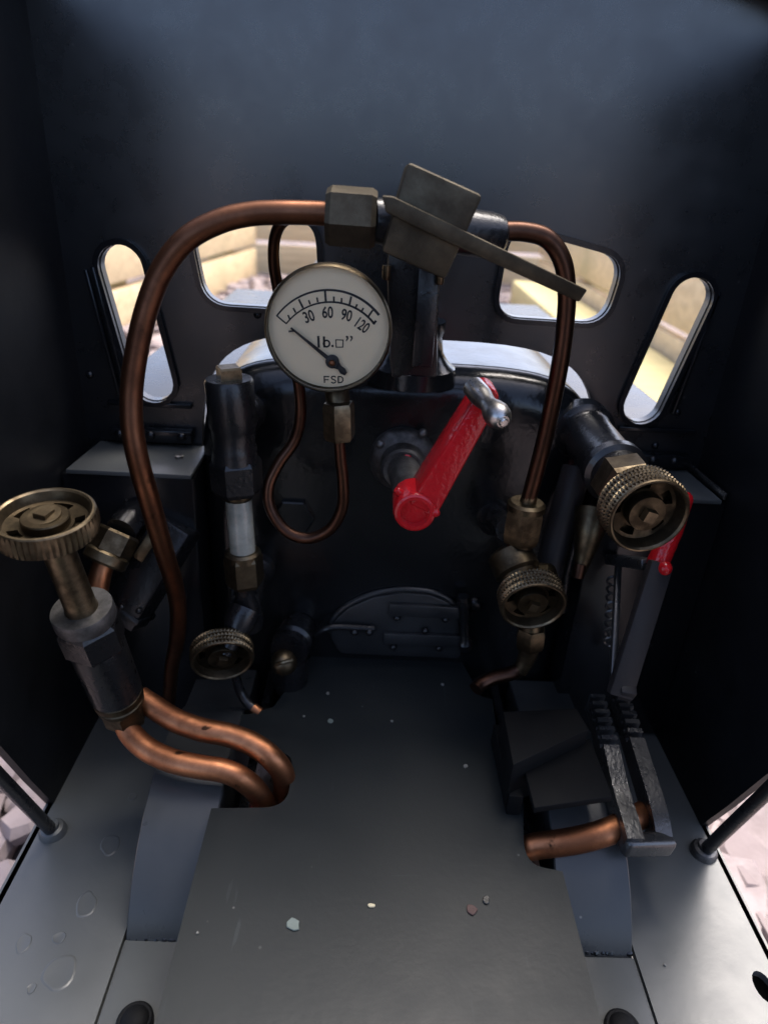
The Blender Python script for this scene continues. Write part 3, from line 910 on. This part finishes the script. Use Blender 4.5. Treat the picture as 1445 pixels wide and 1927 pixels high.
kp = [(-.02, r_*.9), (0, r_*.92), (.012, r_*.85), (L_*.3, r_*.70), (L_*.42, r_*.72), (L_*.55, r_*.92), (L_*.68, r_*1.04), (L_*.8, r_*1.0), (L_*.9, r_*.8), (L_*.95, r_*.5), (L_*.95, r_*.36), (L_*.985, r_*.36), (L_, r_*.28)]
MB().lathe(k0, k1-k0, kp, 36).build('knob', STEEL, rg)

# ---- water gauge on the left
wy = 1.0
wg = thing('water_gauge', P(450, 1180, wy), 'black and brass water level gauge with a milky glass tube', 'gauge')
def V(px, py): return P(px, py, wy)
vt = V(430, 712)
def down(a, b): return (V(*b)-V(*a)).normalized()
dn = down((431, 712), (462, 1090))
def at(py):      # point on the gauge axis at photo row py
    t = (py-712)/(1090-712); return V(lerp(431, 461, t), py)
def seg_(p0, p1): return (at(p1)-at(p0)).length
q0 = at(712)
MB().lathe(q0, dn, [(0, W(43, q0)), (.004, W(46, q0)), (seg_(712, 800), W(46, q0)), (seg_(712, 806), W(43, q0)), (seg_(712, 836), W(41, q0)), (seg_(712, 842), W(44, q0)), (seg_(712, 855), W(44, q0))], 40).build('top_fitting', BLACK, wg)
MB().lathe(q0+Z_*.018, dn, [(0, W(25, q0)), (.003, W(28, q0)), (.022, W(28, q0))], 4, rot=R(20)).build('filler_plug', BRASS, wg, angle=20)
MB().lathe(at(852), dn, [(0, W(44, q0)), (.012, W(46, q0)), (.014, W(42, q0))], 36).build('washer', BLACK, wg)
hexn(at(862), dn, W(52, q0), seg_(862, 925)).build('gland_nut', BLACK, wg, angle=20)
MB().lathe(at(920), dn, [(0, W(34, q0)), (.012, W(33, q0)), (.016, W(29, q0))], 32).build('packing_ring', DBRASS, wg)
MB().lathe(at(925), dn, [(0, W(27, q0)), (seg_(925, 1060), W(27, q0))], 36).build('glass_tube', TUBE, wg)
hexn(at(1042), dn, W(42, q0), seg_(1042, 1098)).build('gland_nut', BRASS, wg, angle=20)
MB().lathe(at(1035), dn, [(0, W(33, q0)), (.004, W(38, q0)), (.016, W(38, q0))], 32).build('packing_ring', BRASS, wg)
MB().lathe(at(1090), dn, [(0, W(30, q0)), (.02, W(24, q0)), (.05, W(30, q0)), (.08, W(34, q0)), (.10, W(30, q0))], 28).build('lower_elbow', BLACK, wg)
MB().lathe(Vector((at(1130).x, YB+.01, at(1130).z)), -Y_, [(0, W(45, q0)), (.03, W(42, q0)), (.04, W(32, q0)), (.13, W(32, q0))], 28).build('lower_arm', BLACK, wg)
MB().lathe(Vector((at(815).x, YB+.02, at(815).z)), -Y_, [(0, W(44, q0)), (.04, W(42, q0)), (.05, W(32, q0)), (.12, W(32, q0))], 28).build('upper_arm', BLACK, wg)
wc = P(419, 1243, .93)
wax = (Vector((0, -1, .50))+Vector((-.05, 0, 0))).normalized()
s0 = at(1130)+Vector((0, -.01, -.01))
MB().lathe(s0, wc-s0, [(0, W(36, q0)), (.03, W(34, q0)), (.04, W(26, q0)), (.055, W(24, q0)), ((wc-s0).length*.9, W(14, q0))], 28).build('drain_cock', BLACK, wg)
knurled_wheel(wg, wc, facing(wc, .60, .05, 1), W(60, wc), .030, 56, 4, mat=BRASS)
dp = [P(440, 1262, .97), P(452, 1300, .97), P(468, 1325, .96), P(488, 1340, .95)]
MB().tube(dp, W(10, wc), 14).build('drain_pipe', BLACK, wg)
MB().tube([P(477, 1332, .955), P(490, 1342, .948)], W(11, wc), 14).build('pipe_end', COPPER, wg)

# ---- injector steam valve on the right of the backhead
iv = thing('steam_valve', P(1100, 860, YB), 'thick black screw-down valve with a large knurled brass hand wheel at upper right', 'valve')
ic = Vector((.3159, YB, .6287)); a_ = W(46, ic)
wq = P(1220, 970, .82); ix = (wq-ic).normalized()
MB().lathe(ic-ix*.03, ix, [(0, a_*1.25), (.03, a_*1.25), (.036, a_*1.08), (.045, a_), (.165, a_), (.17, a_*1.03)], 44).build('valve_body', BLACK, iv)
MB().lathe(ic+ix*.138, ix, [(0, a_*1.02), (.006, a_*1.15), (.022, a_*1.15), (.028, a_*.98), (.04, a_*.9)], 44).build('collar', BLACK, iv)
hexn(ic+ix*.172, ix, a_*1.08, .052, .15).build('gland_nut', BRASS, iv, angle=20)
MB().lathe(ic+ix*.22, ix, [(0, a_*.85), (.02, a_*.8), (.026, a_*.4), (max(.03, (wq-ic).length-.275), a_*.4)], 28).build('spindle_boss', DBRASS, iv)
wc2 = wq
knurled_wheel(iv, wc2, facing(wc2, .76, .67, .74), W(81, wc2), .042, 64, 6, mat=BRASS)
# fitting under it: short brass elbow with a worn red tip
eb = [P(1115, 960, 1.02), P(1108, 1000, 1.0), P(1098, 1045, .985), P(1088, 1082, .975)]
MB().tube(eb, [W(34, eb[0]), W(28, eb[0]), W(18, eb[0]), W(10, eb[0])], 20).build('elbow', DBRASS, iv)
MB().tube([P(1092, 1060, .976), P(1086, 1086, .97)], W(12, eb[0]), 14).build('elbow_tip', DCOPPER, iv)
pipe('feed_pipe', [P(1085, 880, 1.07), P(1068, 940, 1.05), P(1048, 1010, 1.035), P(1030, 1085, 1.02), P(1020, 1150, 1.02)], W(27, P(1048, 1010, 1.03)), 'thick matt grey painted pipe between the two right-hand brass wheels', LEVER)
pipe('feed_pipe', [P(1098, 960, 1.06), P(1080, 1020, 1.05), P(1064, 1085, 1.04), P(1056, 1150, 1.04)], W(9, P(1064, 1085, 1.04)), 'thin black painted pipe behind the brass elbow at right', BLACK)

# ---- blower valve in the middle right
bv = thing('blower_valve', P(980, 1180, 1.0), 'small oily brass valve with knurled hand wheel below the right copper pipe', 'valve')
ya = .98
n0 = P(990, 950, ya); n1 = P(978, 1018, ya)
MB().tube([P(1001, 918, .977), P(990, 955, .98)], [W(13, n0), W(17, n0)], 16).build('pipe_collar', BRASS, bv)
hexn(n0, n1-n0, W(38, n0), (n1-n0).length, .2).build('union_nut', DBRASS, bv, angle=20)
MB().lathe(n0-(n1-n0).normalized()*.006, n1-n0, [(0, W(30, n0)), (.004, W(36, n0)), (.014, W(36, n0))], 28).build('nut_flange', DBRASS, bv)
MB().lathe(n1-(n1-n0).normalized()*.01, n1-n0, [(0, W(28, n0)), (.03, W(26, n0)), (.05, W(30, n0))], 24).build('valve_neck', DBRASS, bv)
MB().lathe(P(930, 975, YB), P(962, 1000, ya)-P(930, 975, YB), [(0, W(38, n0)), (.02, W(34, n0)), (.03, W(26, n0)), (.12, W(26, n0))], 24).build('mounting', BLACK, bv)
b0 = P(962, 1050, ya); w3 = P(1003, 1140, .915)
bx = (w3-b0).normalized()
MB().lathe(b0-bx*.02, bx, [(0, W(20, b0)), (.006, W(36, b0)), (.012, W(43, b0)), (.045, W(43, b0)), (.05, W(36, b0)), (.062, W(34, b0)), (.066, W(26, b0)), ((w3-b0).length*.9, W(14, b0))], 32).build('valve_body', DBRASS, bv)
MB().lathe(P(1010, 1085, .97), P(1045, 1090, .955)-P(1010, 1085, .97), [(0, W(26, b0)), (.02, W(28, b0)), (.026, W(24, b0)), (.032, W(12, b0))], 24).build('side_plug', DBRASS, bv)
knurled_wheel(bv, w3, facing(w3, .66, .25, .97), W(64, w3), .034, 56, 6, mat=BRASS)
n0 = P(1000, 1180, .96); n1 = P(996, 1216, .96)
hexn(n0, n1-n0, W(29, n0), (n1-n0).length, .2).build('outlet_nut', DBRASS, bv, angle=20)
MB().tube([P(1000, 1160, .965), P(999, 1185, .96)], W(22, n0), 16).build('outlet_neck', DBRASS, bv)
MB().tube([P(996, 1214, .96), P(990, 1240, .96), P(978, 1262, .96)], [W(22, n0), W(17, n0), W(15, n0)], 16).build('outlet_cone', BRASS, bv)
MB().tube([P(985, 1252, .96), P(965, 1266, .958), P(930, 1275, .95), P(905, 1287, .94), P(895, 1297, .93)], W(14, n0), 16).build('outlet_pipe', DCOPPER, bv)

# ---- large valve standing at the left
lv0 = F(237, 1345, .22)
lt = F(152, 1140, .46)
lvv = thing('water_valve', lv0, 'tall black cylindrical valve with a wide brass hand wheel, standing at far left', 'valve')
ax = (lt-lv0).normalized()
ln = (lt-lv0).length
rb = W(50, (lv0+lt)/2)
MB().lathe(lv0+ax*.055, ax, [(0, rb*.88), (.005, rb*.98), (ln*.44, rb), (ln*.46, rb*.97)], 44).build('valve_body', BLACK, lvv)
MB().lathe(lv0+ax*.028, ax, [(0, rb*.78), (.004, rb*.92), (.012, rb*.94), (.014, rb*.88), (.017, rb*.96), (.028, rb*.96), (.03, rb*.88)], 40).build('base_ring', DBRASS, lvv)
hexn(lv0-ax*.012, ax, rb*.85, .045, .15).build('base_nut', DBRASS, lvv, angle=20)
hexn(lv0+ax*(.055+ln*.44), ax, rb*1.12, ln*.22, .12).build('gland_nut', BLACK, lvv, angle=20)
MB().lathe(lv0+ax*(.055+ln*.66), ax, [(0, rb*1.02), (.004, rb*1.06), (.022, rb*1.06), (.025, rb*1.03), (.025, rb*.2)], 44).build('gland_cap', IRON, lvv)
sb = lv0+ax*(.055+ln*.66+.02)
wt = P(84, 968, (lt+ax*.17).y)
axs = (wt-sb).normalized()
MB().lathe(sb, axs, [(-.01, W(31, lt)), (.006, W(31, lt)), (.01, W(29, lt)), ((wt-sb).length, W(30, wt))], 36).build('stem', BRASS, lvv)
knurled_wheel(lvv, wt, facing(wt, .52, -.24, -.97), W(95, wt), .027, 104, 3, True, mat=BRASS)
# copper pipes from its foot into the floor cut-out
def pf(pts): return [F(*a) for a in pts]
cpr = W(22, F(400, 1450, .17))
pipe('feed_pipe', pf([(228, 1335, .23), (243, 1375, .205), (275, 1408, .19), (320, 1430, .182), (370, 1442, .178), (420, 1450, .174), (455, 1465, .16), (485, 1492, .12), (505, 1530, .06), (515, 1570, -.02)]), cpr, 'lower of two bright copper pipes curving from the left valve into the floor')
pipe('feed_pipe', pf([(262, 1312, .235), (290, 1330, .225), (330, 1355, .212), (380, 1373, .203), (430, 1383, .197), (475, 1400, .19), (510, 1425, .175), (532, 1455, .14), (535, 1495, .08), (525, 1540, .0)]), cpr*1.02, 'upper of two bright copper pipes curving from the left valve into the floor')
pipe('feed_pipe', pf([(930, 1612, .02), (985, 1600, .085), (1010, 1592, .10), (1080, 1582, .12), (1140, 1566, .135), (1185, 1545, .13), (1230, 1520, .10)]), W(24, F(1080, 1580, .12)), 'short bright copper pipe crossing the right floor cut-out')

# ---- brass union and square tube behind the left valve
uy = 1.0
uu = thing('pipe_union', P(210, 1060, uy), 'brass union nut on a short copper pipe behind the left valve', 'union')
n0 = P(226, 1000, uy); n1 = P(196, 1058, uy-.03)
hexn(n0, n1-n0, W(40, n0), (n1-n0).length*.72, .1).build('union_nut', BRASS, uu, angle=20)
MB().lathe(lerp(n0, n1, .66), n1-n0, [(0, W(36, n0)), (.004, W(41, n0)), (.018, W(41, n0)), (.022, W(37, n0))], 30).build('nut_flange', BRASS, uu)
MB().tube([P(200, 1048, uy-.02), P(190, 1080, uy-.035), P(184, 1115, uy-.045), P(183, 1160, uy-.05)], W(20, n0), 18).build('pipe_stub', COPPER, uu)
MB().tube([P(260, 962, 1.055), P(245, 978, 1.03), P(228, 1000, 1.0)], W(29, n0), 18).build('elbow', BLACK, uu)
qb0 = P(338, 985, 1.05); qb1 = P(232, 1165, .99)
q = MB().bar(qb0, qb1, W(76, qb0), X+Z_*.35, .06, .005)
sq = thing('square_tube', qb1, 'black painted square tube sloping down behind the long copper pipe', 'tube')
q.build('tube_body', BLACK, sq)
MB().bar(P(292, 1003, 1.01)-Y_*.008, P(262, 1048, 1.0)-Y_*.008, W(20, qb0), X, .004, .001).build('bare_patch', BRASS, sq)
for a in ((230, 1142), (262, 1150)):
    MB().dome(P(a[0], a[1], .965), -Y_+Z_, W(6, qb0), .006).build('rivet', BLACK, sq)
c_ = lerp(qb0, qb1, .86)
MB().bar(c_, lerp(qb0, qb1, .92), W(84, qb0), X+Z_*.35, .066, .003).build('end_band', BLACK, sq)

# ---- blowdown plug beside the firehole
bd = thing('drain_plug', P(545, 1300, 1.03), 'black drain fitting with a slotted brass plug beside the firehole door', 'plug')
b0 = P(556, 1195, 1.08); b1 = P(535, 1245, 1.0)
MB().lathe(b0, b1-b0, [(-.03, W(30, b0)), (0, W(34, b0)), (.02, W(36, b0)), (.026, W(30, b0)), (.034, W(36, b0)), (.05, W(34, b0))], 26).build('fitting_body', BLACK, bd)
MB().lathe(P(545, 1240, 1.04), P(546, 1310, 1.03)-P(545, 1240, 1.04), [(0, W(34, b0)), (.05, W(33, b0)), (.07, W(24, b0))], 26).build('outlet', BLACK, bd)
MB().dome(P(535, 1246, .995), (b1-b0).normalized()*1.0+Z_*.35, W(25, b1), .026, 20, 6).build('plug_head', BRASS, bd)
MB().tube([P(520, 1250, .972), P(535, 1246, .966), P(550, 1242, .972)], W(4, b1), 8).build('slot_bar', BRASS, bd)

# ---- reversing lever and notched quadrant
qd = thing('reverser_quadrant', F(1200, 1560, .1), 'glossy black double quadrant with square notches, at right of the floor', 'quadrant')
def qbar(xw, ridge, half, name):
    """ridge: photo points along the crest; the bar hangs below as an upright plate with notches cut in its edge"""
    pts = [S(a[0], a[1], xw) for a in ridge]
    out = []
    segs = []
    n = 4
    for i in range(len(pts)-1):
        p0 = pts[max(i-1, 0)]; p1 = pts[i]; p2 = pts[i+1]; p3 = pts[min(i+2, len(pts)-1)]
        for k in range(n):
            t = k/n
            out.append(0.5*((2*p1)+(p2-p0)*t+(2*p0-5*p1+4*p2-p3)*t*t+(3*p1-p0-3*p2+p3)*t**3))
    out.append(pts[-1])
    return out
def quadrant_plate(xw, ridge, th, depth, notch_range, nn):
    crest = qbar(xw, ridge, 0, '')
    # arc length
    acc = [0]
    for a, b in zip(crest, crest[1:]): acc.append(acc[-1]+(b-a).length)
    def pt(s):
        for i in range(len(acc)-1):
            if s <= acc[i+1]:
                t = (s-acc[i])/(acc[i+1]-acc[i]); d = (crest[i+1]-crest[i]).normalized(); return crest[i].lerp(crest[i+1], t), d
        return crest[-1], (crest[-1]-crest[-2]).normalized()
    top = []
    s0, s1 = notch_range[0]*acc[-1], notch_range[1]*acc[-1]
    S_ = [(0, 0)]
    if nn:
        pitch = (s1-s0)/nn
        for k in range(nn):
            a = s0+pitch*k
            S_ += [(a, 0), (a+.0004, .017), (a+pitch*.52, .017), (a+pitch*.52+.0004, 0)]
    for k in range(9): S_.append((s1+(acc[-1]-s1)*k/8, 0))
    S_ = sorted(S_)
    for s, d in S_:
        p, t = pt(s); nrm = Vector((1, 0, 0)).cross(t)
        if nrm.z > 0: nrm = -nrm
        top.append(p+nrm*d)
    bot = []
    for k in range(13):
        p, t = pt(acc[-1]*(1-k/12)); nrm = Vector((1, 0, 0)).cross(t)
        if nrm.z > 0: nrm = -nrm
        bot.append(p+nrm*depth)
    return MB().sheet([p-X*th/2 for p in top+bot], [], X*th)
xl, xr = .36, .42
ql = [(1124, 1306), (1142, 1370), (1155, 1425), (1170, 1490), (1186, 1540), (1196, 1578)]
qr = [(1166, 1298), (1187, 1350), (1205, 1410), (1226, 1475), (1242, 1530), (1250, 1574)]
thk = W(30, S(1160, 1450, xl))
quadrant_plate(xl, ql, thk, .042, (.02, .42), 6).build('quadrant_plate', GLOSS, qd, angle=20)
quadrant_plate(xr, qr, thk, .042, (.02, .42), 6).build('quadrant_plate', GLOSS, qd, angle=20)
e0 = S(1192, 1574, xl); e1 = S(1250, 1572, xr)
MB().bar(e0-X*thk*.5-Z_*.018, e1+X*thk*.5-Z_*.018, .03, Z_, .026, .007, seg=3).build('end_spacer', GLOSS, qd)

rl = thing('reversing_lever', S(1175, 1300, .365), 'grey reversing lever with red grip standing in the notched quadrant', 'lever')
l0 = S(1164, 1310, .362); l1 = S(1243, 1058, .415)
MB().bar(l0, l1, W(46, l0), X, .02, .004, w1=W(44, l1)).build('lever_bar', LEVER, rl)
g0, g1 = S(1235, 1066, .413), S(1291, 925, .445)
rr = W(20, g0)
lgt = (g1-g0).length
MB().lathe(g0, g1-g0, [(0, rr*.95), (.008, rr*1.05), (.016, rr*1.0), (lgt*.5, rr*1.05), (lgt*.92, rr*.85), (lgt*.97, rr*.65), (lgt, rr*.3)], 28).build('grip', RED, rl)
MB().dome(S(1249, 1068, .418), (S(1249, 1068, .418)-S(1230, 1040, .415)).normalized()-Y_*.6, W(14, g0), .014).build('grip_pin', RED, rl)
MB().bar(S(1175, 1305, .372)-Y_*.01, S(1172, 1275, .375)-Y_*.01, W(30, l0), X, .03, .004).build('lever_foot', LEVER, rl)
# latch: bracket, rod and coil spring
MB().bar(S(1150, 1052, .385), S(1222, 1062, .405), .018, Z_, .03, .004).build('latch_bracket', GLOSS, rl)
MB().bar(S(1163, 1060, .39), S(1152, 1290, .352), W(12, l0), X, .012, .002).build('latch_rod', GLOSS, rl)
cs = []
sa, sb_ = S(1152, 1085, .383), S(1146, 1215, .36)
u, v, a = frame(sb_-sa)
for k in range(0, 8*10+1):
    t = k/80; th = t*2*math.pi*8
    cs.append(lerp(sa, sb_, t)+(u*math.cos(th)+v*math.sin(th))*W(9, sa))
MB().tube(cs, W(2.6, sa), 6, 2).build('latch_spring', GLOSS, rl)

# ---- dark bracket carrying the quadrant
rb_ = thing('reverser_bracket', F(1040, 1500, .13), 'plain black bracket box between the floor plate and the notched quadrant', 'bracket')
tz = .20
MB().prism([F(a[0], a[1], tz) for a in ((985, 1440), (1110, 1388), (1152, 1498), (1005, 1520))], -Z_*.012, .002).build('bracket_plate', MATTE, rb_)
MB().prism([F(a[0], a[1], tz+.03) for a in ((946, 1338), (1085, 1332), (1108, 1372), (965, 1440))], -Z_*.09, .003).build('bracket_block', MATTE, rb_)
MB().prism([F(a[0], a[1], tz-.03) for a in ((928, 1362), (960, 1365), (985, 1500), (958, 1498))], -Z_*.04, .002).build('bracket_flange', MATTE, rb_)

# ---- hand rail posts at the rear cab edges
for s, a, b, lb in ((-1, (101, 1566), (0, 1462), 'thin black handrail post in a worn collar at left footplate edge'), (1, (1322, 1604), (1445, 1487), 'thin black handrail post in a brass-edged collar at right footplate edge')):
    p0 = F(a[0], a[1], 0); p1 = S(b[0], b[1], p0.x+s*.004)
    d = (p1-p0)
    t = thing('handrail_post', p0, lb, 'handrail')
    MB().tube([p0, p0+d*.5, p0+d, p0+d*1.6, p0+d*2.6, p0+d*3.4], W(11.5, p0), 18).build('rail', BLACK, t)
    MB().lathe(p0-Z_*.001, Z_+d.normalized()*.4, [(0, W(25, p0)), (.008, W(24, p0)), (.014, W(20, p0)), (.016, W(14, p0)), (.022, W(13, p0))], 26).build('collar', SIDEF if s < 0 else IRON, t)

# ---- loose flakes on the floor plate
def flake(px, py, r, mat, label, z=ZP, sq=1.0):
    c = F(px, py, z)
    w = MB(); n = 9; rr = W(r, c)
    lp = [c+Vector((math.cos(i*6.283/n)*rr*random.uniform(.65, 1.1), math.sin(i*6.283/n)*rr*sq*random.uniform(.65, 1.2), .0003)) for i in range(n)]
    w.prism(lp, Z_*max(.0025, rr*.18), .0008, 1)
    tag(w.build('paint_flake', mat), label, 'flake', 'loose flakes on the floor')
flake(553, 1741, 14, GREENF, 'largest flake on the floor plate, pale grey-green, left of centre')
flake(699, 1705, 8, CREAM, 'small cream flake near the middle of the floor plate', sq=.6)
flake(886, 1713, 12, BROWNF, 'dull reddish brown flake on the right of the floor plate')
flake(914, 1694, 9, BLACK, 'black curled flake on the right of the floor plate beside the reddish one')
flake(622, 1358, 6, GREENF, 'grey flake on the floor plate just below the firehole door')
for (a, b, r, z) in ((617, 1306, 4, ZP), (737, 1358, 3, ZP), (832, 1289, 4, ZP), (572, 1349, 3, ZP), (876, 1443, 5, ZP), (372, 1757, 3, ZP), (280, 1703, 3, 0.005), (1100, 1708, 3, 0.005), (1250, 1817, 3, 0)):
    flake(a, b, r, PALEF, 'tiny pale speck of dust lying on the black floor', z)
